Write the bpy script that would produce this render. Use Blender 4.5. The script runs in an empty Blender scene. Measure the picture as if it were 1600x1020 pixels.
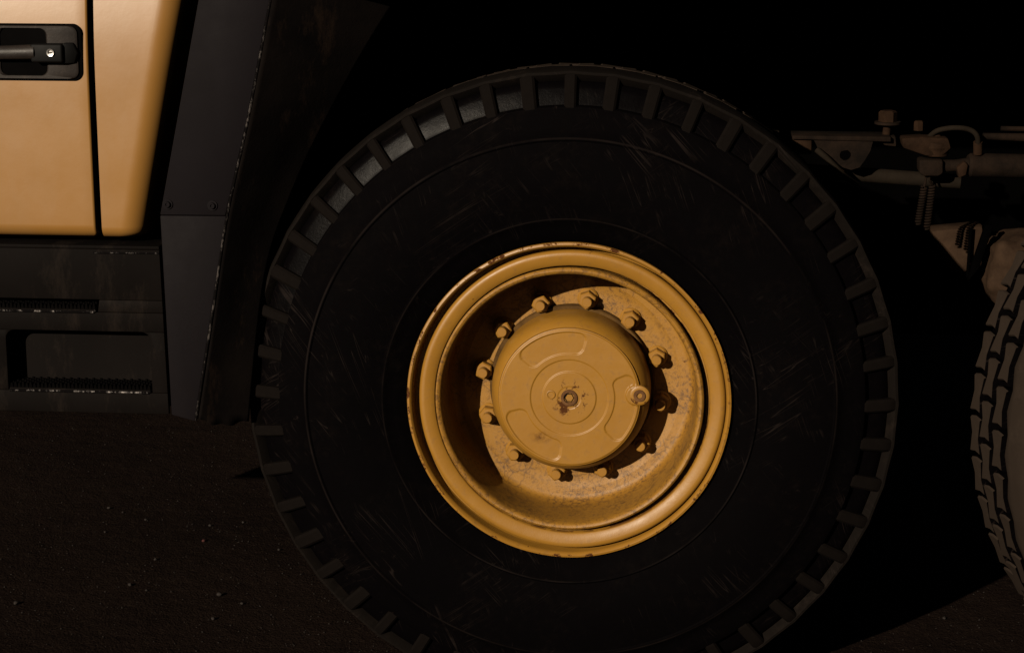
import bpy, bmesh, math, random
from mathutils import Vector, Matrix
random.seed(7)
sc = bpy.context.scene
C = sc.collection

# ------------------------------------------------------------------ camera
AXLE = 0.7285                     # axle height = crown radius of the tyre
CAM = Vector((0.27, -4.5, AXLE + 1.19))
FPX = 3303.0                      # focal length in photo pixels (1600 wide)
YAW, PITCH = 0.08746, 0.22262
cd = bpy.data.cameras.new('camera'); cam = bpy.data.objects.new('camera', cd); C.objects.link(cam)
cd.sensor_width = 36.0; cd.lens = FPX / 1600 * 36.0
cd.clip_start = 0.05; cd.clip_end = 2000
FW = Vector((-math.sin(YAW) * math.cos(PITCH), math.cos(YAW) * math.cos(PITCH), -math.sin(PITCH)))
RT = Vector((math.cos(YAW), math.sin(YAW), 0)); UP = RT.cross(FW)
M3 = Matrix((RT, UP, -FW)).transposed()
cam.matrix_world = Matrix.Translation(CAM) @ M3.to_4x4()
sc.camera = cam
def at(px, py, Y):                # a point of the place, read off the photograph at depth Y
    d = FW + RT * ((px - 800) / FPX) + UP * ((510 - py) / FPX)
    return CAM + d * ((Y - CAM.y) / d.y)
def ground_at(px, py):
    d = FW + RT * ((px - 800) / FPX) + UP * ((510 - py) / FPX)
    return CAM + d * (-CAM.z / d.z)

# ------------------------------------------------------------------ light
SUN = Vector((0.50, 1.0, -0.390)).normalized()       # direction the light travels
SUN_EL = math.asin(-SUN.z); SUN_ROT = math.atan2(-SUN.x, -SUN.y)
w = bpy.data.worlds.new('World'); sc.world = w; w.use_nodes = True
nt = w.node_tree; nt.nodes.clear()
sky = nt.nodes.new('ShaderNodeTexSky'); sky.sky_type = 'NISHITA'; sky.sun_disc = False
sky.sun_elevation = SUN_EL; sky.sun_rotation = SUN_ROT % (2 * math.pi)
bg = nt.nodes.new('ShaderNodeBackground'); bg.inputs[1].default_value = 0.0038
wo = nt.nodes.new('ShaderNodeOutputWorld')
nt.links.new(sky.outputs[0], bg.inputs[0]); nt.links.new(bg.outputs[0], wo.inputs[0])
sl = bpy.data.lights.new('sun', 'SUN'); sl.energy = 4.8; sl.angle = math.radians(0.5); sl.color = (1.0, 0.86, 0.68)
so = bpy.data.objects.new('sun', sl); C.objects.link(so)
so.rotation_euler = SUN.to_track_quat('-Z', 'Y').to_euler(); so.location = (-4, -8, 5)
vs = sc.view_settings; vs.view_transform = 'Standard'; vs.look = 'None'; vs.exposure = 1.0; vs.gamma = 1.0
vs.use_curve_mapping = False

# ------------------------------------------------------------------ materials
ALB = 0.76
class NT:
    def __init__(s, name):
        s.m = bpy.data.materials.new(name); s.m.use_nodes = True
        s.t = s.m.node_tree; s.b = s.t.nodes['Principled BSDF']
        s.tc = s.t.nodes.new('ShaderNodeTexCoord')
    def n(s, k, **kw):
        x = s.t.nodes.new(k)
        for a, v in kw.items(): setattr(x, a, v)
        return x
    def l(s, a, b): s.t.links.new(a, b)
    def noise(s, scale, detail=6, rough=0.6, vec=None, dist=0.0):
        x = s.n('ShaderNodeTexNoise'); x.inputs['Scale'].default_value = scale
        x.inputs['Detail'].default_value = detail; x.inputs['Roughness'].default_value = rough
        x.inputs['Distortion'].default_value = dist
        s.l(vec or s.tc.outputs['Object'], x.inputs['Vector']); return x.outputs[0]
    def ramp(s, fac, p0, p1, c0=(0, 0, 0, 1), c1=(1, 1, 1, 1)):
        r = s.n('ShaderNodeValToRGB'); e = r.color_ramp.elements
        e[0].position = p0; e[1].position = p1; e[0].color = c0; e[1].color = c1
        s.l(fac, r.inputs[0]); return r.outputs[0]
    def mix(s, fac, a, b):
        x = s.n('ShaderNodeMix', data_type='RGBA')
        if isinstance(fac, float): x.inputs[0].default_value = fac
        else: s.l(fac, x.inputs[0])
        for v, i in ((a, 6), (b, 7)):
            if isinstance(v, tuple): x.inputs[i].default_value = tuple(c * ALB for c in v[:3]) + (1,)
            else: s.l(v, x.inputs[i])
        return x.outputs[2]
    def math(s, op, a, b=None):
        x = s.n('ShaderNodeMath', operation=op)
        for v, i in ((a, 0), (b, 1)):
            if v is None: continue
            if isinstance(v, (int, float)): x.inputs[i].default_value = v
            else: s.l(v, x.inputs[i])
        return x.outputs[0]
    def radius(s):               # distance from the axle in wheel coordinates
        p = s.n('ShaderNodeSeparateXYZ'); s.l(s.tc.outputs['Object'], p.inputs[0])
        return s.math('SQRT', s.math('ADD', s.math('MULTIPLY', p.outputs[0], p.outputs[0]), s.math('MULTIPLY', p.outputs[2], p.outputs[2])))
    def scaled(s, v, rot=(0, 0, 0)):
        a = s.n('ShaderNodeMapping'); a.inputs['Rotation'].default_value = rot
        x = s.n('ShaderNodeMapping'); x.inputs['Scale'].default_value = v
        s.l(s.tc.outputs['Object'], a.inputs[0]); s.l(a.outputs[0], x.inputs[0]); return x.outputs[0]
    def bump(s, h, strength, dist=0.001):
        x = s.n('ShaderNodeBump'); x.inputs['Strength'].default_value = strength; x.inputs['Distance'].default_value = dist
        s.l(h, x.inputs['Height'])
        if s.b.inputs['Normal'].is_linked: s.l(s.b.inputs['Normal'].links[0].from_socket, x.inputs['Normal'])
        s.l(x.outputs[0], s.b.inputs['Normal'])
    def set(s, col=None, rough=None, metal=None, spec=None, coat=None):
        for v, k in ((col, 'Base Color'), (rough, 'Roughness'), (metal, 'Metallic'), (spec, 'Specular IOR Level'), (coat, 'Coat Weight')):
            if v is None: continue
            i = s.b.inputs[k]
            if isinstance(v, (int, float)): i.default_value = v
            elif isinstance(v, tuple): i.default_value = v if len(v) == 4 else v + (1,)
            else: s.l(v, i)
        return s

def mat_wheel_paint(name, rust_amt=0.5, coarse=False, rings=(), smudge=None):
    m = NT(name)
    base = m.mix(m.ramp(m.noise(9, 8, .65), .35, .7), (.194, .0935, .0112), (.174, .0815, .0098))
    base = m.mix(m.ramp(m.noise(60, 4), .55, .8), base, (0.1463, 0.0715, 0.01365))
    if coarse:                     # gritty sprayed disc with brown flecks and wandering scratches
        fl = m.ramp(m.noise(120, 5, .8), .50, .58)
        patch = m.ramp(m.noise(9, 6, .7), .38, .58)
        base = m.mix(m.math('MULTIPLY', m.math('MULTIPLY', fl, patch), .75), base, (0.052, 0.0247, 0.0078))
        v = m.n('ShaderNodeTexVoronoi', feature='DISTANCE_TO_EDGE'); v.inputs['Scale'].default_value = 32
        wv = m.n('ShaderNodeVectorMath', operation='ADD')
        nz = m.n('ShaderNodeTexNoise'); nz.inputs['Scale'].default_value = 30; m.l(m.tc.outputs['Object'], nz.inputs[0])
        sc_ = m.n('ShaderNodeVectorMath', operation='SCALE'); sc_.inputs[3].default_value = .05; m.l(nz.outputs[1], sc_.inputs[0])
        m.l(m.tc.outputs['Object'], wv.inputs[0]); m.l(sc_.outputs[0], wv.inputs[1]); m.l(wv.outputs[0], v.inputs['Vector'])
        cr = m.math('MULTIPLY', m.ramp(v.outputs[0], .02, .09, (1, 1, 1, 1), (0, 0, 0, 1)), m.ramp(m.noise(12, 4), .47, .56))
        base = m.mix(m.math('MULTIPLY', cr, .5), base, (0.04225, 0.0195, 0.0065))
    rn = m.noise(38, 8, .7)
    spots = m.ramp(rn, .70 - .06 * rust_amt, .74 - .06 * rust_amt)
    if rings:
        r = m.radius(); tot = None
        for (rc, wd, thr) in rings:
            d = m.math('ABSOLUTE', m.math('SUBTRACT', r, rc))
            k = m.math('SUBTRACT', 1.0, m.math('MINIMUM', m.math('DIVIDE', d, wd), 1.0))
            k = m.math('MULTIPLY', k, m.ramp(m.noise(26, 8, .75), thr, thr + .09))
            tot = k if tot is None else m.math('MAXIMUM', tot, k)
        spots = m.math('MAXIMUM', spots, m.ramp(tot, .25, .6))
    if smudge:
        pp = m.n('ShaderNodeVectorMath', operation='DISTANCE'); m.l(m.scaled((1, 0, 1.6)), pp.inputs[0]); pp.inputs[1].default_value = (smudge[0], 0, smudge[1] * 1.6)
        k = m.math('MULTIPLY', m.ramp(pp.outputs['Value'], .004, .028, (1, 1, 1, 1), (0, 0, 0, 1)), m.ramp(m.noise(60, 5, .7), .40, .60))
        spots = m.math('MAXIMUM', spots, m.math('MULTIPLY', k, .75))
    rustc = m.mix(m.noise(90, 4), (0.02275, 0.00845, 0.0039), (0.065, 0.02405, 0.0078))
    col = m.mix(spots, base, rustc)
    rgh = m.math('ADD', m.math('MULTIPLY', m.noise(30, 5), .25), .40 if coarse else .33)
    rgh = m.math('MAXIMUM', rgh, m.math('MULTIPLY', spots, .85))
    m.set(col, rgh, spec=m.math('SUBTRACT', .25, m.math('MULTIPLY', spots, .24)))
    m.bump(m.noise(480 if coarse else 260, 4, .7), .55 if coarse else .12, .0012)
    m.bump(m.noise(45, 5, .6), .18, .002)
    m.bump(m.math('SUBTRACT', 1.0, spots), .3, .0006)
    return m.m

def mat_cab_paint():
    m = NT('cab_paint')
    b = m.mix(m.ramp(m.noise(2.5, 6), .35, .7), (.176, .0855, .0185), (.164, .0780, .0168))
    dust = m.ramp(m.noise(7, 9, .7, m.scaled((1, 1, .35))), .48, .75)
    b = m.mix(m.math('MULTIPLY', dust, .20), b, (0.1625, 0.1073, 0.0585))
    sp = m.ramp(m.noise(70, 5, .7), .72, .76)
    b = m.mix(m.math('MULTIPLY', sp, .5), b, (0.0975, 0.052, 0.0195))
    m.set(b, m.math('ADD', m.math('MULTIPLY', m.noise(12, 6), .18), .30), spec=.4)
    m.bump(m.noise(150, 3), .05, .001); m.bump(m.noise(6, 4), .12, .004)
    return m.m

def mat_rubber(name, dust_r=None, base=(0.00091, 0.000715, 0.000845), dust=(0.0065, 0.00455, 0.003575), dusty=0.35, rough=.6, spec=.006, gloss_r=None):
    m = NT(name)
    n1 = m.ramp(m.noise(7, 8, .65), .45, .72)
    n2 = m.ramp(m.noise(45, 6, .7), .45, .75)
    k = m.math('MULTIPLY', m.math('MULTIPLY', n1, n2), dusty)
    col = m.mix(k, base, dust)
    # fine weathering cracks and scuffs
    tot = None
    for i, (rot, s) in enumerate((((0, .6, 0), (1.5, 9, 48)), ((0, -.85, 0), (1.2, 9, 40)), ((0, 1.9, 0), (1.4, 9, 44)))):
        nz = m.noise(1.0, 2, .5, m.scaled(s, rot), .8)
        d = m.math('ABSOLUTE', m.math('SUBTRACT', nz, .5))
        ln = m.math('MULTIPLY', m.ramp(d, .003, .010, (1, 1, 1, 1), (0, 0, 0, 1)), m.ramp(m.noise(3.5 + i, 4, .7), .54, .68))
        tot = ln if tot is None else m.math('MAXIMUM', tot, ln)
    sc_ = m.math('MULTIPLY', m.ramp(m.noise(34, 8, .8, m.scaled((1, 1, 1.5))), .60, .70), m.ramp(m.noise(4, 4, .6), .50, .64))
    tot = m.math('MAXIMUM', tot, sc_)
    if gloss_r:
        r = m.radius()
        for rc, wd in ((.4110, .0022), (.5850, .0028)):
            d = m.math('ABSOLUTE', m.math('SUBTRACT', r, rc))
            tot = m.math('MAXIMUM', tot, m.math('MULTIPLY', m.ramp(m.math('DIVIDE', d, wd), .3, 1.0, (1, 1, 1, 1), (0, 0, 0, 1)), m.ramp(m.noise(5, 4), .38, .70)))
    col = m.mix(m.math('MULTIPLY', tot, .60), col, (.0120, .0090, .0080))
    rg = m.math('ADD', m.math('MULTIPLY', m.noise(25, 6), .25), rough); sp = spec
    if gloss_r:                    # scrubbed, polished rubber outside this radius
        o = m.ramp(m.radius(), gloss_r - .004, gloss_r + .004)
        rg = m.math('SUBTRACT', rg, m.math('MULTIPLY', o, .40)); sp = m.math('ADD', m.math('MULTIPLY', o, .011), spec)
    m.set(col, rg, spec=sp)
    m.bump(m.noise(220, 5, .7), .25, .0012); m.bump(m.noise(24, 5), .2, .004)
    return m.m

def mat_dark(name, c0, c1, rough=.5, spec=.3, scale=8, grime=None, bump=.15):
    m = NT(name)
    col = m.mix(m.ramp(m.noise(scale, 8, .65), .35, .7), c0, c1)
    if grime: col = m.mix(m.math('MULTIPLY', m.ramp(m.noise(scale * 1.7, 9, .75, m.scaled((1.3, 1, .4))), grime[1], grime[1] + .16), grime[2]), col, grime[0])
    m.set(col, m.math('ADD', m.math('MULTIPLY', m.noise(20, 6), .25), rough - .1), spec=spec)
    m.bump(m.noise(180, 5, .7), bump, .0012); m.bump(m.noise(9, 4), bump, .004)
    return m.m

def mat_rusty_steel(name, c0, c1):
    m = NT(name)
    col = m.mix(m.ramp(m.noise(16, 8, .7), .35, .65), c0, c1)
    m.set(col, .85, spec=.03); m.bump(m.noise(120, 6, .7), .5, .002); return m.m

def mat_worn_edge():
    m = NT('worn_edge_metal')
    k = m.ramp(m.noise(50, 8, .8, m.scaled((1, 1, .5))), .53, .64)
    m.set(m.mix(k, (.003, .0026, .0027), (.055, .046, .042)), m.math('SUBTRACT', .6, m.math('MULTIPLY', k, .2)), metal=m.math('MULTIPLY', k, .5), spec=m.math('MULTIPLY', k, .4))
    m.bump(m.noise(140, 4), .5, .001); return m.m

def mat_asphalt():
    m = NT('asphalt')
    col = m.mix(m.ramp(m.noise(1.1, 7, .6), .35, .7), (.0052, .0033, .0027), (.0084, .0053, .0042))
    v = m.n('ShaderNodeTexVoronoi'); v.inputs['Scale'].default_value = 170; m.l(m.tc.outputs['Object'], v.inputs['Vector'])
    sep = m.n('ShaderNodeSeparateColor'); m.l(v.outputs['Color'], sep.inputs[0])
    col = m.mix(m.math('MULTIPLY', m.ramp(sep.outputs[0], .78, 1.0), .6), col, (0.0156, 0.0104, 0.007475))
    col = m.mix(m.math('MULTIPLY', m.ramp(m.noise(300, 4, .7), .5, .65), .5), col, (0.002275, 0.001625, 0.0013))
    m.set(col, .95, spec=.01)
    m.bump(v.outputs['Distance'], .5, .004); m.bump(m.noise(90, 6, .7), .6, .006); m.bump(m.noise(7, 4), .5, .03)
    return m.m

RINGS = ((.2995, .007, .42), (.355, .008, .52), (.288, .006, .56))
M = dict(
    rim=mat_wheel_paint('rim_paint', .5, rings=RINGS),
    disc=mat_wheel_paint('disc_paint', .6, coarse=True),
    hub=mat_wheel_paint('hub_paint', .4),
    cover=mat_wheel_paint('cover_paint', .25, rings=((.027, .026, .50),), smudge=(-.063, -.092)),
    grime=mat_rusty_steel('grimy_collar', (.030, .016, .006), (.075, .040, .012)),
    cab=mat_cab_paint(),
    tyre=mat_rubber('tyre_sidewall_rubber', gloss_r=.650),
    rib=mat_rubber('tyre_rib_rubber', base=(.0030, .0023, .0020), dust=(.0085, .0062, .0050), dusty=.9, rough=.7, spec=.015),
    edge=mat_rubber('tread_edge_rubber', base=(.0035, .0027, .0023), dust=(.0110, .0080, .0062), dusty=1.0, rough=.7, spec=.02),
    tread=mat_rubber('tread_rubber', base=(.0165, .0120, .0092), dust=(.0330, .0240, .0180), dusty=.8, rough=.75, spec=.02),
    grey=mat_dark('grey_panel_paint', (.0042, .0034, .0040), (.0050, .0041, .0050), .6, .03, 3, ((.0065, .0050, .0046), .62, .5)),
    step=mat_dark('step_panel_paint', (.0026, .0020, .0018), (.0040, .0031, .0028), .65, .02, 5, ((.0130, .0095, .0075), .53, .6)),
    mud=mat_dark('mudguard_rubber', (.0016, .0012, .0012), (.0042, .0031, .0027), .85, .02, 6, ((.016, .0100, .0068), .54, .8), .5),
    black=mat_dark('shade_black', (.0004, .0004, .0004), (.0007, .0006, .0006), .95, .0),  # near-black base: the shade under the truck is put into the colour
    seal=mat_dark('black_seal', (.0010, .0009, .0009), (.0016, .0014, .0014), .85, .01),
    plastic=mat_dark('handle_plastic', (.0090, .0070, .0062), (.0165, .0130, .0113), .55, .12, 22, ((.046, .035, .028), .54, .55), .3),
    bar=mat_dark('handle_bar_plastic', (0.0091, 0.00728, 0.00637), (0.0169, 0.013, 0.01138), .5, .2, 30, None, .4),
    dark_plastic=mat_dark('dark_handle_plastic', (.0015, .0015, .0015), (.0025, .0022, .0022), .6, .08),
    steel=mat_rusty_steel('linkage_steel', (.0030, .0021, .0016), (.0090, .0055, .0037)),
    rust=mat_rusty_steel('rusty_steel', (.0050, .0027, .0016), (.0150, .0080, .0045)),
    casting=mat_rusty_steel('knuckle_casting', (0.01365, 0.00793, 0.004875), (0.026, 0.0156, 0.009425)),
    pipe=mat_rusty_steel('pipe_paint', (.0062, .0046, .0032), (.0090, .0066, .0046)),
    plug=mat_rusty_steel('rusty_plug', (.035, .016, .008), (.11, .054, .022)),
    dot=mat_rusty_steel('black_socket', (.004, .003, .002), (.008, .005, .004)),
    worn=mat_worn_edge(), asphalt=mat_asphalt(),
)
ch = NT('lock_chrome'); ch.set((.62, .60, .58), .28, metal=1.0); M['chrome'] = ch.m
def mat_stone(name, c): 
    m = NT(name); m.set(m.mix(m.noise(120, 5), c, tuple(x * .5 for x in c)), .85, spec=.2); return m.m
M['stone'] = mat_stone('pebble_stone', (.0125, .0088, .0070)); M['red_stone'] = mat_stone('red_stone', (.040, .0095, .0080))
M['grit'] = mat_stone('grit_stone', (.0100, .0068, .0052))

# ------------------------------------------------------------------ helpers
def link(name, me, mat, parent=None, loc=(0, 0, 0), rot=(0, 0, 0), smooth=True, angle=35):
    if mat and not me.materials: me.materials.append(mat)
    o = bpy.data.objects.new(name, me); C.objects.link(o)
    o.location = loc; o.rotation_euler = rot
    if parent: o.parent = parent
    if smooth and not me.get('sm'):
        me['sm'] = 1
        me.polygons.foreach_set('use_smooth', [True] * len(me.polygons))
        me.set_sharp_from_angle(angle=math.radians(angle))
    return o
def mesh(vs_, fs, name='mesh', fix=True):
    me = bpy.data.meshes.new(name); me.from_pydata([tuple(v) for v in vs_], [], fs); 
    if fix:
        bm = bmesh.new(); bm.from_mesh(me); bmesh.ops.remove_doubles(bm, verts=bm.verts, dist=1e-6)
        bmesh.ops.recalc_face_normals(bm, faces=bm.faces); bm.to_mesh(me); bm.free()
    me.update(); return me
def empty(name, loc=(0, 0, 0), parent=None):
    o = bpy.data.objects.new(name, None); C.objects.link(o); o.location = loc; o.empty_display_size = .1
    if parent: o.parent = parent
    return o
def lathe(prof, n=128, closed=False, wobble=0.0):
    V, F = [], []; k = len(prof)
    for i in range(n):
        a = 2 * math.pi * i / n
        for r, y in prof:
            rr = r + wobble * (math.sin(a * 7 + y * 9) + math.sin(a * 13 + 2)) * .5
            V.append((rr * math.cos(a), y, rr * math.sin(a)))
    for i in range(n):
        j = (i + 1) % n
        for q in range(k if closed else k - 1):
            p = (q + 1) % k
            F.append((i * k + q, i * k + p, j * k + p, j * k + q))
    return mesh(V, F, 'lathe')
def box(x0, x1, y0, y1, z0, z1, bev=0.0, seg=2):
    bm = bmesh.new(); bmesh.ops.create_cube(bm, size=1)
    for v in bm.verts: v.co = Vector(((x0 + x1) / 2 + v.co.x * (x1 - x0), (y0 + y1) / 2 + v.co.y * (y1 - y0), (z0 + z1) / 2 + v.co.z * (z1 - z0)))
    if bev: bmesh.ops.bevel(bm, geom=bm.edges[:], offset=bev, segments=seg, affect='EDGES', profile=.5)
    me = bpy.data.meshes.new('box'); bm.to_mesh(me); bm.free(); return me
def prism(pts, depth, bev=0.0):
    """extrude a polygon of 3D points by depth along +Y"""
    bm = bmesh.new(); vs_ = [bm.verts.new(p) for p in pts]; f = bm.faces.new(vs_)
    r = bmesh.ops.extrude_face_region(bm, geom=[f])
    for e in r['geom']:
        if isinstance(e, bmesh.types.BMVert): e.co.y += depth
    bmesh.ops.recalc_face_normals(bm, faces=bm.faces)
    if bev: bmesh.ops.bevel(bm, geom=bm.edges[:], offset=bev, segments=2, affect='EDGES', profile=.5)
    me = bpy.data.meshes.new('prism'); bm.to_mesh(me); bm.free(); return me
def tube(pts, rad, n=12, cap=True):
    """swept circle; rad a number or list"""
    pts = [Vector(p) for p in pts]; V, F = [], []
    rads = rad if isinstance(rad, (list, tuple)) else [rad] * len(pts)
    prev = None
    for i, p in enumerate(pts):
        t = (pts[min(i + 1, len(pts) - 1)] - pts[max(i - 1, 0)]).normalized()
        if prev is None:
            u = t.orthogonal().normalized()
        else:
            u = (prev - t * prev.dot(t)).normalized()
        prev = u; v = t.cross(u)
        for k in range(n):
            a = 2 * math.pi * k / n
            V.append(p + (u * math.cos(a) + v * math.sin(a)) * rads[i])
    for i in range(len(pts) - 1):
        for k in range(n):
            F.append((i * n + k, i * n + (k + 1) % n, (i + 1) * n + (k + 1) % n, (i + 1) * n + k))
    if cap:
        F.append(tuple(range(n))); F.append(tuple(range((len(pts) - 1) * n, len(pts) * n)))
    return mesh(V, F, 'tube')
def spline(pts, k=8):
    P = [Vector(p) for p in pts]; out = []
    for i in range(len(P) - 1):
        a, b, c, d = P[max(i - 1, 0)], P[i], P[i + 1], P[min(i + 2, len(P) - 1)]
        for s in range(k):
            t = s / k
            out.append(.5 * ((2 * b) + (c - a) * t + (2 * a - 5 * b + 4 * c - d) * t * t + (3 * b - a - 3 * c + d) * t ** 3))
    out.append(P[-1]); return out
def rrect(x0, x1, z0, z1, r, n=8):
    out = []
    for cx, cz, a0 in ((x1 - r, z1 - r, 0), (x0 + r, z1 - r, 90), (x0 + r, z0 + r, 180), (x1 - r, z0 + r, 270)):
        for i in range(n + 1):
            a = math.radians(a0 + 90 * i / n); out.append((cx + r * math.cos(a), cz + r * math.sin(a)))
    return out
def smooth(a, b, x):
    t = min(max((x - a) / (b - a), 0), 1); return t * t * (3 - 2 * t)
def joined(meshes_mats):
    """several (mesh, matrix) into one mesh"""
    bm = bmesh.new()
    for me, mx in meshes_mats:
        k = len(bm.verts); bm.from_mesh(me); bm.verts.ensure_lookup_table()
        for v in bm.verts[k:]: v.co = mx @ v.co
    me = bpy.data.meshes.new('joined'); bm.to_mesh(me); bm.free(); return me

# ------------------------------------------------------------------ ground
g = link('ground', mesh([(-300, -60, 0), (300, -60, 0), (300, 600, 0), (-300, 600, 0)], [(0, 1, 2, 3)]), M['asphalt'])
g['kind'] = 'structure'

# ------------------------------------------------------------------ truck
truck = empty('truck')
truck['label'] = 'yellow heavy truck with black tyres, dark steps and dark grey fender on asphalt'
truck['category'] = 'truck'

# ---- wheels
YM = .163                                 # middle of the tyre width
NL = 48
def carcass():
    near = [(.335, .060), (.340, .036), (.348, .020), (.362, .006), (.385, -.008), (.405, -.0155), (.4090, -.0205), (.4130, -.0210), (.4165, -.0170),
            (.445, -.0240), (.475, -.0280), (.505, -.0280), (.535, -.0250), (.560, -.0205), (.578, -.0160), (.5815, -.0190), (.588, -.0165), (.5915, -.0110),
            (.608, -.0040), (.6300, .0055), (.6470, .0115), (.6495, .0140), (.6515, .0290), (.660, .0315), (.672, .0355), (.684, .0400), (.697, .0460), (.703, .0600), (.704, .1000)]
    return lathe(near + [(r, 2 * YM - y) for r, y in reversed(near)], 192)
def shoulder_rib():
    """bar between two pockets in the tyre's shoulder"""
    sec = [(.6430, .0115), (.6490, .0115), (.656, .0138), (.672, .0192), (.700, .0295), (.718, .0375), (.7240, .0440), (.7255, .060),
           (.700, .065), (.685, .0500), (.665, .0400), (.6460, .0320)]
    cr = sum(p[0] for p in sec) / len(sec); cy = sum(p[1] for p in sec) / len(sec)
    hw = .0128; V, F = [], []
    for x, s in ((-hw - .002, .96), (-hw + .003, 1), (hw - .003, 1), (hw + .002, .96)):
        for r, y in sec:
            V.append((x * (.55 + .45 * r / .735), cy + (y - cy) * s + (.004 if s < 1 else 0), cr + (r - cr) * s))
    k = len(sec)
    for a in range(3):
        for q in range(k): F.append((a * k + q, a * k + (q + 1) % k, (a + 1) * k + (q + 1) % k, (a + 1) * k + q))
    F.append(tuple(range(k))); F.append(tuple(range(3 * k, 4 * k)))
    return mesh(V, F, 'shoulder_rib')
def tread_shoulder():
    """continuous edge of the tread, drawn in a little between the bars, zigzag on its inner side"""
    sec = [(.7000, .0560), (.7080, .0450), (.7175, .0365), (.7230, .0385), (.7260, .0470), (.7275, .0650), (.7285, .0850), (.7285, .1000), (.7265, .1030), (.6900, .1030)]
    n = NL * 8; V, F = [], []; k = len(sec)
    for i in range(n):
        a = 2 * math.pi * i / n; u = ((i % 8) / 8 + .5) % 1.0
        dip = .0022 * math.sin(math.pi * ((i % 8) / 8)) ; zz = .006 * (abs(u - .5) * 4 - 1)
        for q, (r, y) in enumerate(sec):
            rr = r - dip * (1 if q < 6 else .3); yy = y + (zz if q >= 7 else 0)
            V.append((rr * math.sin(a), yy, rr * math.cos(a)))
    for i in range(n):
        j = (i + 1) % n
        for q in range(k - 1): F.append((i * k + q, i * k + q + 1, j * k + q + 1, j * k + q))
    return mesh(V, F, 'tread_shoulder')
def centre_block():
    b = .0205; a = .0405
    out = [(-a, -b), (-.006, -b + .007), (a, -b - .003), (a + .004, 0), (a, b), (.006, b - .007), (-a, b + .003), (-a + .004, 0)]
    V, F = [], []; k = len(out)
    for z, s in ((.690, 1.01), (.7235, 1), (.7275, .93)):
        for x, y in out: V.append((x * s, y * s, z))
    for r in range(2):
        for q in range(k): F.append((r * k + q, r * k + (q + 1) % k, (r + 1) * k + (q + 1) % k, (r + 1) * k + q))
    F.append(tuple(range(2 * k, 3 * k))); return mesh(V, F, 'centre_block')
tyre_me, rib_me, block_me, edge_me = carcass(), shoulder_rib(), centre_block(), tread_shoulder()
tyre_me.materials.append(M['tyre']); block_me.materials.append(M['tread'])
block_rows = [block_me.copy() for _ in range(3)]           # the crown is rounded: outer rows sit lower
for b_, dz in zip(block_rows, (-.0015, -.006, -.014)):
    b_.materials.append(M['tyre'])                        # worn dusty tops, sides in black rubber
    for p_ in b_.polygons:
        if p_.normal.z < .5: p_.material_index = 1
    b_.transform(Matrix.Translation((0, 0, dz)))

def rot_y(a): return Matrix.Rotation(a, 4, 'Y')

# rim pieces
rim_me = lathe([(.326, .060), (.336, .040), (.344, .022), (.352, .010), (.3565, .004), (.3585, -.002), (.3570, -.0070), (.3525, -.0085), (.3480, -.0050), (.3462, .003), (.3450, .016),
                (.3425, .0270), (.334, .030), (.318, .030), (.3015, .032), (.2990, .060)], 192, wobble=.0004)
ring_me = lathe([(.3375, .0140), (.3385, .0050), (.3365, -.0015), (.3320, -.0045), (.3250, -.0050), (.3130, -.0005), (.3060, .0020), (.3035, .0045), (.3025, .0150), (.315, .0165)], 192, True, .0003)
disc_me = lathe([(.2980, .060), (.2985, .0200), (.2985, .0110), (.2965, .0070), (.2925, .0050), (.2880, .0062), (.2845, .0110), (.2825, .0200), (.2812, .0500), (.2800, .1000), (.2785, .1280), (.2750, .1440), (.2690, .1520),
                 (.2610, .1548), (.2470, .1550), (.2450, .1556), (.2430, .1572), (.2150, .1572), (.1200, .1570)], 192)
hub_me = lathe([(.1790, .1570), (.1785, .0950), (.1770, .0780), (.1730, .0640), (.1680, .0540), (.1630, .0470), (.1605, .0440), (.1590, .0425), (.1570, .0440), (.10, .05)], 144)
collar_me = lathe([(.1800, .1574), (.1875, .1573), (.1872, .1420), (.1850, .1390), (.1790, .1385)], 144)
nut_me = joined([(lathe([(.0001, 0), (.0235, 0), (.0240, -.004), (.0205, -.0075), (.0001, -.0075)], 28), Matrix()),
                 (lathe([(.0001, -.005), (.0208, -.005), (.0208, -.0290), (.0180, -.0315), (.0100, -.0317)], 6), Matrix())])
stud_me = lathe([(.0112, -.020), (.0112, -.0505), (.0100, -.0520), (.0001, -.0520)], 18)
plug_me = lathe([(.0190, .002), (.0185, -.003), (.0165, -.0045), (.0125, -.0045), (.0115, -.002), (.0105, .004), (.0001, .004)], 28)

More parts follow.
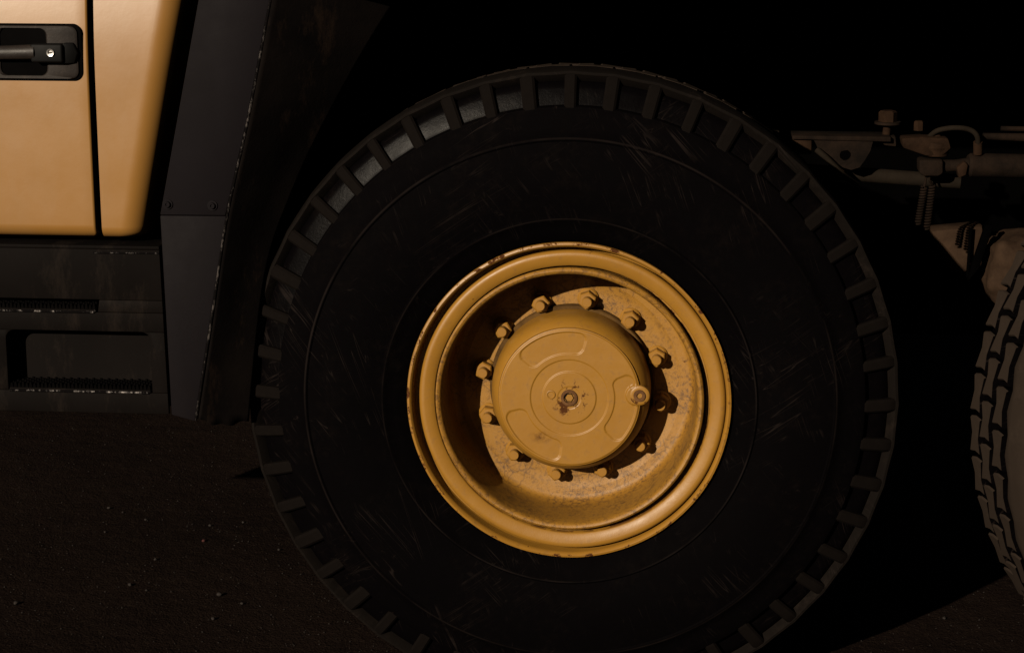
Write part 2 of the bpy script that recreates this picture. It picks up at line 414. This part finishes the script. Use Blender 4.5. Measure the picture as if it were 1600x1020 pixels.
def cover_mesh():
    RM = .1575; nr, na = 132, 360; V, F = [], []
    def pad(r, a, c):
        d = math.atan2(math.sin(a - c), math.cos(a - c))
        qx = abs(d) * .125 - .0725 + .016; qr = abs(r - .125) - .0240 + .016
        sd = math.hypot(max(qx, 0), max(qr, 0)) + min(max(qx, qr), 0) - .016
        return 1 - smooth(-.0008, .0012, sd)
    ba = math.radians(3.5); bx, bz = .1480 * math.cos(ba), .1480 * math.sin(ba)
    for i in range(nr + 1):
        r = RM * i / nr
        for j in range(na):
            a = 2 * math.pi * j / na; x, z = r * math.cos(a), r * math.sin(a)
            h = 0.0
            p = max(pad(r, a, math.radians(c)) for c in (108, 228, 350))
            db = math.hypot(x - bx, z - bz)
            boss = 1 - smooth(.0215, .0235, db)
            h += .0028 * p * (1 - boss)
            h += .0024 * smooth(.0585, .0605, r) * (1 - smooth(.0855, .0875, r))
            h += .0010 * (1 - smooth(.0250, .0265, r))
            h += .0030 * smooth(.1525, .1570, r) * (1 - boss)
            h -= .0030 * boss
            V.append((x, h, z))
    for i in range(nr):
        for j in range(na):
            k = (j + 1) % na
            F.append((i * na + j, i * na + k, (i + 1) * na + k, (i + 1) * na + j))
    # skirt down to the hub shoulder
    base = len(V)
    for j in range(na):
        a = 2 * math.pi * j / na; V.append((RM * math.cos(a), .016, RM * math.sin(a)))
    for j in range(na): F.append((nr * na + j, nr * na + (j + 1) % na, base + (j + 1) % na, base + j))
    return mesh(V, F, 'cover')
cover_me = cover_mesh()
boss_me = lathe([(.0225, .010), (.0222, -.0022), (.0205, -.0036), (.0150, -.0036), (.0001, -.0036)], 32)
boss_plug_me = lathe([(.0135, .001), (.0130, -.0028), (.0105, -.0034), (.0065, -.0034), (.0055, .002), (.0001, .002)], 24)

def make_wheel(loc, steer, seen, ribm, edgem):
    wh = empty('wheel', loc, truck); wh.rotation_euler = (0, 0, steer)
    link('tyre', tyre_me, None, wh, angle=50)
    rest = []
    for k in range(NL):
        a = 2 * math.pi * k / NL
        for row, (name, me_, yy, off) in enumerate((('shoulder_rib', ribm, 0, 0), ('tread_block', block_rows[0], .143, .5), ('tread_block', block_rows[1], .203, 0), ('tread_block', block_rows[2], .262, .5))):
            aa = a + off * 2 * math.pi / NL
            if seen(row, math.degrees(aa) % 360): 
                o = link(name, me_, None, wh, (0, yy, 0), (0, aa + (random.uniform(-.005, .005) if row == 0 else 0), 0), angle=30)
                if row == 0: o.scale = (random.uniform(.86, 1.12), 1, random.uniform(.997, 1.001))
            else: rest.append((me_, Matrix.Translation((0, yy, 0)) @ rot_y(aa)))
    o = link('tread_blocks', joined(rest), M['tread'], wh); o['kind'] = 'stuff'
    link('tread_edge', edgem, None, wh, angle=40)
    link('rim', rim_me, M['rim'], wh, angle=40)
    link('lock_ring', ring_me, M['rim'], wh, (.007, 0, .001), angle=40)
    link('wheel_disc', disc_me, M['disc'], wh, angle=40)
    link('hub', hub_me, M['hub'], wh, angle=40)
    link('hub_collar', collar_me, M['grime'], wh, angle=40)
    link('hub_cover', cover_me, M['cover'], wh, (0, .0335, 0), angle=60)
    link('centre_plug', plug_me, M['plug'], wh, (0, .0345, 0), angle=40)
    link('centre_socket', lathe([(.0112, -.0005), (.009, -.001), (.0085, .003), (.0001, .003)], 6), M['dot'], wh, (0, .0345, 0))
    link('breather_plug', lathe([(.0105, .001), (.0100, -.0022), (.0080, -.0026), (.0062, -.0010), (.0001, -.0010)], 22), M['cover'], wh, (-.041, .0335, .007))
    ba = math.radians(3.5)
    link('drain_boss', boss_me, M['cover'], wh, (.1560 * math.cos(ba), .0335, .1560 * math.sin(ba)), angle=40)
    link('drain_plug', boss_plug_me, M['plug'], wh, (.1560 * math.cos(ba), .0295, .1560 * math.sin(ba)), angle=40)
    for k in range(12):
        a = math.radians(80.5 - 30 * k); x, z = .2035 * math.cos(a), .2035 * math.sin(a)
        link('wheel_nut', nut_me, M['hub'], wh, (x, .1568, z), (0, random.uniform(0, 6), 0), angle=20)
        link('wheel_stud', stud_me, M['hub'], wh, (x, .1568, z))
    return wh
rib_dusty, edge_dusty = rib_me.copy(), edge_me.copy()
rib_me.materials.append(M['rib']); edge_me.materials.append(M['edge'])
rib_dusty.materials.append(M['tread']); edge_dusty.materials.append(M['tread']); edge_dusty.materials.append(M['tyre'])
for p_ in edge_dusty.polygons:
    if p_.normal.y > .5: p_.material_index = 1
w1 = make_wheel((0, 0, AXLE), 0, lambda row, d: row == 0, rib_me, edge_me)
w1['label'] = 'big black tyre on a mustard yellow steel rim'
w2 = make_wheel((1.640, -.02, AXLE), math.radians(21), lambda row, d: 220 < d < 320, rib_dusty, edge_dusty)
w2['label'] = 'dusty brown tyre turned so that its tread blocks show'

# ---- cab: door, rear corner panel, shell
YC = -.015
GX = at(146, 185, YC).x                   # door gap
ZB = at(100, 372, YC).z
def cab_patch(x0, x1f, z0, z1, rx, rz, rc, left_open, nx=26, nz=60, depth=.45):
    """gently crowned sheet, rolled back at its right edge (radius rx) and bottom (rz)"""
    V, F = [], []
    ts = [i / nz for i in range(nz + 1)]
    zs = [z0 + (rz * 1.0) * (1 - math.cos(t / .3 * math.pi / 2)) if t < .3 else z0 + rz + (z1 - z0 - rz) * (t - .3) / .7 for t in ts]
    for z in zs:
        x1 = x1f(z)
        # rounded bottom corner in plan of the panel
        dz = max(0, (z0 + rc) - z); cut = rc - math.sqrt(max(rc * rc - dz * dz, 0))
        xe = x1 - cut
        row = []
        for i in range(nx + 1):
            t = i / nx
            if t < .55: x = x0 + (xe - rx - x0) * t / .55
            else: x = xe - rx + rx * math.sin((t - .55) / .45 * math.pi / 2)
            du = max(0, x - (xe - rx)) / rx; dv = max(0, (z0 + rz) - z) / rz
            y = YC + rx * (1 - math.sqrt(max(1 - min(du, 1) ** 2, 0))) + rz * (1 - math.sqrt(max(1 - min(dv, 1) ** 2, 0)))
            y += .055 * (min(z, 1.45) - 1.30) ** 2 + (.34 * max(0, min(z, 1.62) - 1.42) ** 2 + .136 * max(0, z - 1.62))
            row.append((x, y, z))
        row.append((xe, YC + depth, z))
        V += row
    k = nx + 2
    for j in range(nz):
        for i in range(k - 1): F.append((j * k + i, j * k + i + 1, (j + 1) * k + i + 1, (j + 1) * k + i))
    # bottom return and left return
    b = len(V)
    for i in range(k): p = V[i]; V.append((p[0], YC + depth, p[2] + .002))
    for i in range(k - 1): F.append((i, i + 1, b + i + 1, b + i))
    return mesh(V, F, 'patch', fix=True)
ea, eb = at(287, 0, YC + .03), at(228, 360, YC + .03)
def rear_x(z): return eb.x + (ea.x - eb.x) * (z - eb.z) / (ea.z - eb.z)
corner = link('cab_corner_panel', cab_patch(GX + .0075, rear_x, ZB, 2.5, .050, .026, .012, True), M['cab'], truck, angle=60)
door = link('cab_door', cab_patch(GX - 1.05, lambda z: GX - .0065, ZB, 2.5, .006, .030, .012, True, depth=.05), M['cab'], truck, angle=60)
link('door_seal', box(GX - .03, GX + .012, YC + .030, YC + .06, ZB + .01, 2.5), M['seal'], truck)
link('cab_shell', box(GX - 1.6, rear_x(1.2) - .16, .22, 2.35, ZB - .005, 2.75), M['black'], truck)

# door handle (sub-parts of the door)
hA, hB = at(128, 38, YC), at(129, 127, YC)
hx1 = (hA.x + hB.x) / 2; hz1, hz0 = hA.z, hB.z; hx0 = hx1 - .30
yh = YC + .0005
outer = rrect(hx0, hx1, hz0, hz1, .020)
link('handle_gasket', prism([(x, yh - .002, z) for x, z in outer], .020, .001), M['seal'], door)
sx = lambda px: at(px, 80, yh).x
sz = lambda py: at(60, py, yh).z
def ringplate(o, i, y0, y1, yf):
    V = []; n = len(o)
    for pts, y in ((o, y1), (o, y0 + .003), ([(p[0] + (q[0] - p[0]) * .08, p[1] + (q[1] - p[1]) * .08) for p, q in zip(o, i)], y0), ([(q[0] + (p[0] - q[0]) * .05, q[1] + (p[1] - q[1]) * .05) for p, q in zip(o, i)], y0), (i, y0 + .004), ([(x * 1.0, z) for x, z in i], yf)):
        V += [(x, y, z) for x, z in pts]
    F = []
    for a in range(5):
        for q in range(n): F.append((a * n + q, a * n + (q + 1) % n, (a + 1) * n + (q + 1) % n, (a + 1) * n + q))
    F.append(tuple(range(5 * n, 6 * n))); return mesh(V, F, 'ringplate')
link('handle_plate', ringplate(rrect(hx0 + .005, hx1 - .0085, hz0 + .005, hz1 - .004, .017), rrect(sx(1), sx(74), sz(118), sz(44), .016), yh - .009, yh, yh + .030), M['plastic'], door, angle=40)
bar = [(sx(-110), yh - .014, sz(83)), (sx(-60), yh - .018, sz(82)), (sx(0), yh - .020, sz(82)), (sx(56), yh - .021, sz(80)), (sx(60), yh - .021, sz(80))]
bme = tube(bar, [.013, .014, .0145, .016, .016], 16)
link('handle_bar', bme, M['bar'], door, angle=50)
link('handle_lock_block', box(sx(54), sx(104), yh - .032, yh - .004, sz(96), sz(67), .005, 3), M['dark_plastic'], door)
link('handle_pivot', prism([(sx(103), yh - .024, sz(98)), (sx(119), yh - .014, sz(98)), (sx(124), yh - .012, sz(82)), (sx(118), yh - .014, sz(66)), (sx(103), yh - .024, sz(66))], .016, .003), M['dark_plastic'], door)
link('key_lock', lathe([(.0001, -.001), (.0045, -.001), (.0052, -.0035), (.0080, -.0040), (.0088, -.0010), (.0088, .004)], 28), M['chrome'], door, (sx(86), yh - .0325, sz(80)), angle=40)
link('key_slot', box(sx(86) - .0035, sx(86) + .0035, yh - .0350, yh - .033, sz(80) - .001, sz(80) + .001), M['dot'], door)

# ---- step panel below the cab
YS = -.030
def P(px, py, Y=YS): return at(px, py, Y)
sR_t, sR_b = P(249, 392), P(264, 645)
sT, sB = P(120, 389).z, P(120, 644).z
sxr = lambda z: sR_b.x + (sR_t.x - sR_b.x) * (z - sR_b.z) / (sR_t.z - sR_b.z)
xl = GX - 1.0
def step_front():
    """front sheet with two long openings, as strips of quads"""
    u1, u0 = P(70, 427).z, P(70, 486).z; v1, v0 = P(120, 517).z, P(120, 611).z
    xu = P(152, 470).x; xv0, xv1 = P(11, 560).x, P(236, 560).x
    zs = [sT, u0 + .030, u0, v1, v0, sB]
    return zs, u0, v1, v0, xu, xv0, xv1
zs, u0, v1, v0, xu, xv0, xv1 = step_front()
step = link('step_panel', prism([(xl, YS, sT), (sxr(sT), YS, sT), (sxr(u0 + .028), YS, u0 + .028), (xl, YS, u0 + .028)], .012, .002), M['step'], truck)
def sheet(name, pts, d=.012, mat='step', bev=.002): return link(name, prism([(x, YS, z) for x, z in pts], d, bev), M[mat], step)
u1 = u0 + .0275
sheet('panel_sheet', [(xu, u0), (sxr(u0), u0), (sxr(u1), u1), (xu + .004, u1)])
rc = .020
arc = lambda cx, cz, a0, a1, n=6: [(cx + rc * math.cos(math.radians(a0 + (a1 - a0) * i / n)), cz + rc * math.sin(math.radians(a0 + (a1 - a0) * i / n))) for i in range(n + 1)]
sheet('panel_sheet', [(xl, v1), (sxr(v1), v1), (sxr(u0 - .0005), u0 - .0005), (xl, u0 - .0005)])
sheet('panel_sheet', [(xv1, v0)] + [(xv1, v1 - rc)] + [(xv1 - rc + rc * math.cos(math.radians(t)), v1 - rc + rc * math.sin(math.radians(t))) for t in (20, 45, 70, 90)] + [(sxr(v1), v1 - .0005), (sxr(v0), v0)])
sheet('panel_sheet', [(xl, v0), (xv0, v0)] + [(xv0, v1 - rc)] + [(xv0 + rc - rc * math.cos(math.radians(t)), v1 - rc + rc * math.sin(math.radians(t))) for t in (20, 45, 70, 90)] + [(xl, v1 - .0005)])
sheet('panel_sheet', [(xl, sB), (sxr(sB), sB), (sxr(v0 - .0005), v0 - .0005), (xl, v0 - .0005)])
link('step_back', box(xl, xu + .02, YS + .10, YS + .11, u0 - .03, u1 + .02), M['seal'], step)
link('step_back', box(xv0 - .03, xv1 + .02, YS + .055, YS + .065, v0 - .02, v1 + .02), M['step'], step)
link('panel_end', box(sxr(sB) - .03, sxr(sB) - .012, YS + .013, YS + .5, sB + .003, sT - .01), M['seal'], step)
link('top_rail', box(xl, sxr(sT) - .004, YS + .013, YS + .10, sT - .004, sT + .006, .002), M['step'], step)
link('worn_edge', tube([P(146, 395, YS - .001), P(249, 396, YS - .001)], .0022, 8), M['worn'], step)
def serrated(x0, x1, z):
    V, F = [], []; n = int((x1 - x0) / .0085)
    for r in range(7):
        for i in range(n):
            xx = x0 + (x1 - x0) * i / n; d = (x1 - x0) / n
            y = YS + .004 + r * .009
            h = .010 + (.003 if (i + r) % 2 else 0)
            b = len(V)
            V += [(xx, y, z), (xx + d * .86, y, z), (xx + d * .86, y + .006, z), (xx, y + .006, z), (xx + d * .2, y + .001, z + h), (xx + d * .62, y + .001, z + h), (xx + d * .62, y + .005, z + h), (xx + d * .2, y + .005, z + h)]
            F += [tuple(b + q for q in f) for f in ((0, 1, 5, 4), (1, 2, 6, 5), (2, 3, 7, 6), (3, 0, 4, 7), (4, 5, 6, 7))]
    return mesh(V, F, 'serr', fix=False)
for x1, z in ((xu - .004, u0 + .001), (xv1 - .003, v0 + .001)):
    x0 = xl if z > v1 else xv0 + .002
    tr = link('step_tread', box(x0, x1, YS + .001, YS + .075, z - .0005, z + .004, .001), M['step'], step)
    o = link('tread_teeth', serrated(x0, x1 - .001, z + .004), M['seal'], step, smooth=False); o['kind'] = 'stuff'
    link('step_edge', tube([(x0, YS - .0015, z - .001), (x1 - .006, YS - .0015, z - .001), (x1, YS - .001, z + .003)], .0032, 8), M['worn'], step)

# ---- grey fender panel
YF = -.055
F_ = lambda px, py: at(px, py, YF)
fen = link('fender_panel', prism([F_(232, 336) * 0 + F_(250, 336), F_(352, 337), F_(385, 190), F_(421, 0), F_(448, -140), F_(337, -140), F_(310, 0)], .022, .0022), M['grey'], truck)
link('fender_lower_plate', prism([F_(268, 648), F_(304, 658), F_(330, 490), F_(353, 338), F_(250, 337)], .030, .0025), M['grey'], fen)
edge = [F_(449, -140), F_(422, 0), F_(386, 190), F_(354, 337), F_(331, 490), F_(305, 657)]
link('edge_trim', tube([p + Vector((.001, .001, 0)) for p in spline(edge, 10)], .0028, 8), M['worn'], fen)
bolt_me = joined([(lathe([(.0001, 0), (.011, 0), (.011, -.003), (.0001, -.003)], 24), Matrix()), (lathe([(.0070, -.002), (.0070, -.007), (.0060, -.0085), (.0035, -.0085), (.0030, -.006), (.0001, -.006)], 16), Matrix())])
for px, py in ((262, 319), (332, 321)): link('bolt', bolt_me, M['grey'], fen, tuple(F_(px, py)), angle=30)

# ---- mudguard inside the wheel arch
fr = spline([at(452, -140, -.052), at(425, 0, -.052), at(389, 190, -.052), at(357, 337, -.052), at(334, 490, -.052), at(309, 655, -.052)], 12)
bk = spline([at(740, -140, .16), at(622, 0, .13), at(524, 160, .11), at(455, 300, .07), at(412, 430, .035), at(387, 655, .02)], 12)
V, F = [], []; K = 22
for i in range(len(fr)):
    for k in range(K + 1):
        t = k / K; p = fr[i].lerp(bk[i], t)
        s = i / (len(fr) - 1)
        bow = .0012 * math.sin(t * 7 + s * 5)
        p = p + Vector((-bow, 0, (-.012 * math.sin(t * 3.1) + .003 * math.sin(t * 17)) if i == len(fr) - 1 else 0)); V.append(p)
for i in range(len(fr) - 1):
    for k in range(K): a = i * (K + 1) + k; F.append((a, a + 1, a + K + 2, a + K + 1))
me = mesh(V, F, 'mud'); 
mud = link('mudguard', me, M['mud'], truck, angle=70)
sm = mud.modifiers.new('thick', 'SOLIDIFY'); sm.thickness = .008; sm.offset = 0

# ---- shading deck above, blacked-out chassis behind
link('shade_deck', box(-.80, 3.4, -.02, 2.4, 1.63, 1.74, .01), M['black'], truck)  # out of view, set low to keep sun off what lies behind
link('chassis_side', box(-2.4, 3.4, 1.30, 1.36, .60, 1.625, .005), M['black'], truck)  # tall black plate standing in for the shaded space behind the wheels
link('axle', tube([(0, .45, AXLE), (0, 1.28, AXLE)], .13, 24), M['black'], truck)
link('axle', tube([(1.78, .5, AXLE), (1.78, 1.28, AXLE)], .13, 24), M['black'], truck)

# ---- steering linkage between the wheels
YL = .52
L = lambda px, py, dy=0: at(px, py, YL + dy)
lk = link('linkage_bracket', prism([L(1238, 212), L(1238, 218), L(1392, 222), L(1392, 214)], .09, .002), M['steel'], truck)
link('bracket_block', box(L(1246, 0).x, L(1276, 0).x, YL + .01, YL + .08, L(1250, 243).z, L(1250, 219).z, .004), M['rust'], lk)
# plate with a real hole
hc = L(1321, 243); out = [L(1272, 220), L(1300, 220.5), L(1330, 221), L(1364, 222), L(1360, 236), L(1352, 250), L(1343, 262), L(1330, 266), L(1317, 262), L(1304, 252), L(1291, 243), L(1278, 232)]
n = len(out); V = []
angs = [math.atan2(p.z - hc.z, p.x - hc.x) for p in out]
inn = [Vector((hc.x + .0135 * math.cos(a), hc.y, hc.z + .0135 * math.sin(a))) for a in angs]
for dy in (0.0, .012):
    V += [p + Vector((0, dy + .002, 0)) for p in out] + [p + Vector((0, dy + .002, 0)) for p in inn]
F = []
for q in range(n):
    r = (q + 1) % n
    F += [(q, r, n + r, n + q), (2 * n + q, 3 * n + q, 3 * n + r, 2 * n + r), (q, 2 * n + q, 2 * n + r, r), (n + q, n + r, 3 * n + r, 3 * n + q)]
link('gusset_plate', mesh(V, F, 'gusset'), M['steel'], lk, angle=20)
hexb = lathe([(.0001, 0), (.026, 0), (.026, -.006), (.0215, -.007), (.0215, -.028), (.018, -.031), (.0001, -.031)], 6); 
wash = lathe([(.0001, 0), (.031, 0), (.031, .006), (.0001, .006)], 26)
b0 = L(1387, 190, .045)
link('bolt_head', lathe([(.0001, 0), (.022, 0), (.022, -.022), (.017, -.026), (.0001, -.026)], 6), M['rust'], lk, tuple(b0), (-math.pi / 2, 0, 0), angle=25)
link('washer', wash, M['steel'], lk, tuple(b0 - Vector((0, 0, .000))), (-math.pi / 2, 0, 0))
link('bolt_shank', tube([b0 - Vector((0, 0, .006)), L(1384, 216, .045)], .0095, 14), M['rust'], lk)
link('nut', lathe([(.0001, 0), (.012, 0), (.012, -.020), (.009, -.023), (.0001, -.023)], 6), M['rust'], lk, tuple(L(1435, 204, .03)), (-math.pi / 2, 0, .3))
link('tab', box(L(1205, 0).x, L(1224, 0).x, YL + .0, YL + .02, L(1215, 222).z, L(1215, 205).z, .003), M['pipe'], lk, (0, 0, 0))
# track arm with ball joint
arm = [L(1396, 214, .04), L(1413, 218, .04), L(1440, 228, .04), L(1464, 234, .04)]
link('steering_arm', prism([L(1408, 216), L(1440, 214), L(1482, 216), L(1487, 232), L(1470, 247), L(1446, 244), L(1411, 232)], .06, .006), M['rust'], lk)
link('arm_link', prism([L(1368, 217, .02), L(1400, 213, .02), L(1401, 230, .02), L(1383, 228, .02)], .04, .004), M['steel'], lk)
jc = L(1462, 232, .03)
link('ball_joint', lathe([(.0001, -.034), (.010, -.034), (.012, -.026), (.020, -.024), (.024, -.018), (.034, -.016), (.036, -.004), (.032, .004), (.030, .016), (.0001, .018)], 30), M['rust'], lk, tuple(jc), (-math.pi / 2, 0, 0), angle=30)
link('joint_housing', prism([L(1436, 250, -.004), L(1474, 250, -.004), L(1474, 272, -.004), L(1466, 276, -.004), L(1442, 276, -.004), L(1436, 270, -.004)], .06, .006), M['steel'], lk)
link('rod_end', tube([L(1470, 260, .03), L(1490, 259, .03), L(1515, 258, .03)], [.016, .014, .018], 18), M['steel'], lk)
rod0, rod1 = L(1512, 258, .03), L(1720, 262, .06)
link('tie_rod', tube([rod0, rod0.lerp(rod1, .02), rod1], [.024, .0285, .0285], 26), M['steel'], lk)
link('rod_clamp', prism([L(1495, 262), L(1507, 252), L(1513, 258), L(1510, 274), L(1498, 279)], .04, .004), M['rust'], lk)
link('grease_hose', tube(spline([L(1452, 214, .03), L(1466, 204, .01), L(1492, 200, .0), L(1515, 203, .0), L(1527, 214, .0), L(1528, 238, .02)], 8), .0062, 12), M['pipe'], lk)
link('hose_fitting', tube([L(1528, 222, .012), L(1528, 240, .02)], .011, 12), M['rust'], lk)
link('brake_pipe', tube([L(1536, 213, .06), L(1600, 215, .07), L(1720, 219, .07)], [.008, .010, .010], 12), M['steel'], lk)
link('brake_pipe', tube([L(1564, 201, .1), L(1720, 204, .12)], .006, 10), M['steel'], lk)
def helix(p0, p1, r, turns, wr, n=10):
    d = p1 - p0; t = d.normalized(); u = t.orthogonal().normalized(); v = t.cross(u)
    k = turns * n
    return tube([p0 + d * (i / k) + (u * math.cos(2 * math.pi * i / n) + v * math.sin(2 * math.pi * i / n)) * r for i in range(k + 1)], wr, 6)
link('return_spring', helix(L(1444, 292, .02), L(1434, 350, .02), .0062, 14, .0026), M['steel'], lk)
link('return_spring', helix(L(1457, 288, .02), L(1448, 358, .02), .0062, 16, .0026), M['steel'], lk)
link('spring_hook', tube(spline([L(1447, 276, .02), L(1446, 284, .02), L(1444, 292, .02)], 4), .003, 8), M['steel'], lk)
link('spring_hook', tube(spline([L(1453, 276, .02), L(1452, 282, .01), L(1457, 288, .02)], 4), .003, 8), M['steel'], lk)
link('cross_pipe', tube([L(1200, 264, .09), L(1330, 272, .09), L(1440, 280, .09), L(1500, 284, .09)], .0175, 20), M['pipe'], lk)
link('air_hose', tube(spline([L(1276, 234, -.01), L(1290, 246, -.02), L(1306, 262, -.02), L(1318, 274, -.01), L(1338, 288, .03)], 6), .0075, 12), M['pipe'], lk)
link('hose_fitting', tube([L(1303, 262, -.02), L(1314, 272, -.012)], .0105, 6), M['rust'], lk)

# axle knuckle casting below
def lump(cx, cy, cz, sx_, sy_, sz_, seed, amp=.16):
    from mathutils import noise
    bm = bmesh.new(); bmesh.ops.create_icosphere(bm, subdivisions=4, radius=1)
    for v in bm.verts:
        d = v.co.normalized(); nn = noise.noise(d * 1.6 + Vector((seed, 0, 0))) + .5 * noise.noise(d * 3.7 + Vector((0, seed, 0))) + .8 * abs(noise.noise(d * 2.4 + Vector((0, 0, seed))))
        q = d * (1 + amp * nn); q = Vector([math.copysign(abs(c) ** .75, c) for c in q])
        v.co = Vector((cx + q.x * sx_, cy + q.y * sy_, cz + q.z * sz_))
    me = bpy.data.meshes.new('lump'); bm.to_mesh(me); bm.free(); return me
YK = .80
kc = at(1590, 410, YK); kn = link('steering_knuckle', lump(kc.x, YK + .05, kc.z - .02, .085, .11, .085, 3.1, .25), M['casting'], truck, angle=80)
k2 = at(1500, 385, YK); link('knuckle_arm', prism([at(1452, 360, YK), at(1538, 352, YK), at(1536, 372, YK), at(1527, 402, YK), at(1500, 440, YK), at(1482, 420, YK)], .08, .012), M['casting'], kn)
link('knuckle_rib', tube([at(1517, 356, YK - .02), at(1511, 440, YK - .02)], .004, 8), M['black'], kn)
link('knuckle_strap', prism([at(1540, 352, YK - .03), at(1553, 352, YK - .03), at(1530, 420, YK - .03), at(1512, 440, YK - .03), at(1520, 410, YK - .03)], .02, .003), M['black'], kn)

# ------------------------------------------------------------------ loose stones on the asphalt
from mathutils import noise as mn
def stone_mesh(seed, r):
    bm = bmesh.new(); bmesh.ops.create_icosphere(bm, subdivisions=2, radius=1)
    for v in bm.verts:
        d = v.co.normalized(); q = d * (1 + .45 * mn.noise(d * 1.5 + Vector((seed, seed * .7, 2))))
        v.co = Vector((q.x * r, q.y * r * .85, (q.z * .7) * r))
    zmin = min(v.co.z for v in bm.verts)
    for v in bm.verts: v.co.z -= zmin + r * .02
    me = bpy.data.meshes.new('stone'); bm.to_mesh(me); bm.free(); return me
peb = [(170, 795, .007), (192, 801, .005), (203, 915, .008), (229, 923, .005), (25, 944, .009), (343, 931, .010), (333, 968, .008), (378, 944, .006), (436, 860, .006),
       (164, 832, .005), (228, 813, .006), (380, 817, .006), (328, 822, .006), (243, 875, .007), (1475, 967, .006)]
for i, (px, py, r) in enumerate(peb):
    p = ground_at(px, py)
    o = link('pebble', stone_mesh(i * 3.3 + 1, r * .75), M['stone'], None, (p.x, p.y, 0), (0, 0, i * 1.3), angle=70)
    o['category'] = 'pebble'
    if i == len(peb) - 1: o['label'] = 'lone pale pebble on asphalt in front of the dusty steered tyre'
    else:
        o['label'] = 'small brown pebble lying on the dark asphalt below the cab steps'; o['group'] = 'pebbles on the asphalt'
p = ground_at(318, 846)
o = link('pebble', stone_mesh(91, .0055), M['red_stone'], None, (p.x, p.y, 0)); o['category'] = 'pebble'; o['label'] = 'tiny reddish stone chip on asphalt between cab steps and big tyre'
V, F = [], []
for i in range(5200):
    px, py = random.uniform(-150, 1750), 1080 - 420 * random.random() ** .9
    p = ground_at(px, py)
    r = .0009 + .0024 * random.random() ** 3
    b = len(V); a = random.uniform(0, 6.28); c_, s_ = math.cos(a), math.sin(a)
    for x, y, z in ((1, 0, .3), (0, 1.2, .4), (-1.1, 0, .3), (0, -.9, .3), (.1, .1, 1.0), (0, 0, -.3)):
        V.append((p.x + r * (x * c_ - y * s_), p.y + r * (x * s_ + y * c_), r * z + .0004))
    F += [tuple(b + q for q in f) for f in ((0, 1, 4), (1, 2, 4), (2, 3, 4), (3, 0, 4), (1, 0, 5), (2, 1, 5), (3, 2, 5), (0, 3, 5))]
o = link('gravel', mesh(V, F, 'grit', fix=False), M['grit'], smooth=False)
o['kind'] = 'stuff'; o['label'] = 'fine loose grit scattered over the dark asphalt'; o['category'] = 'gravel'
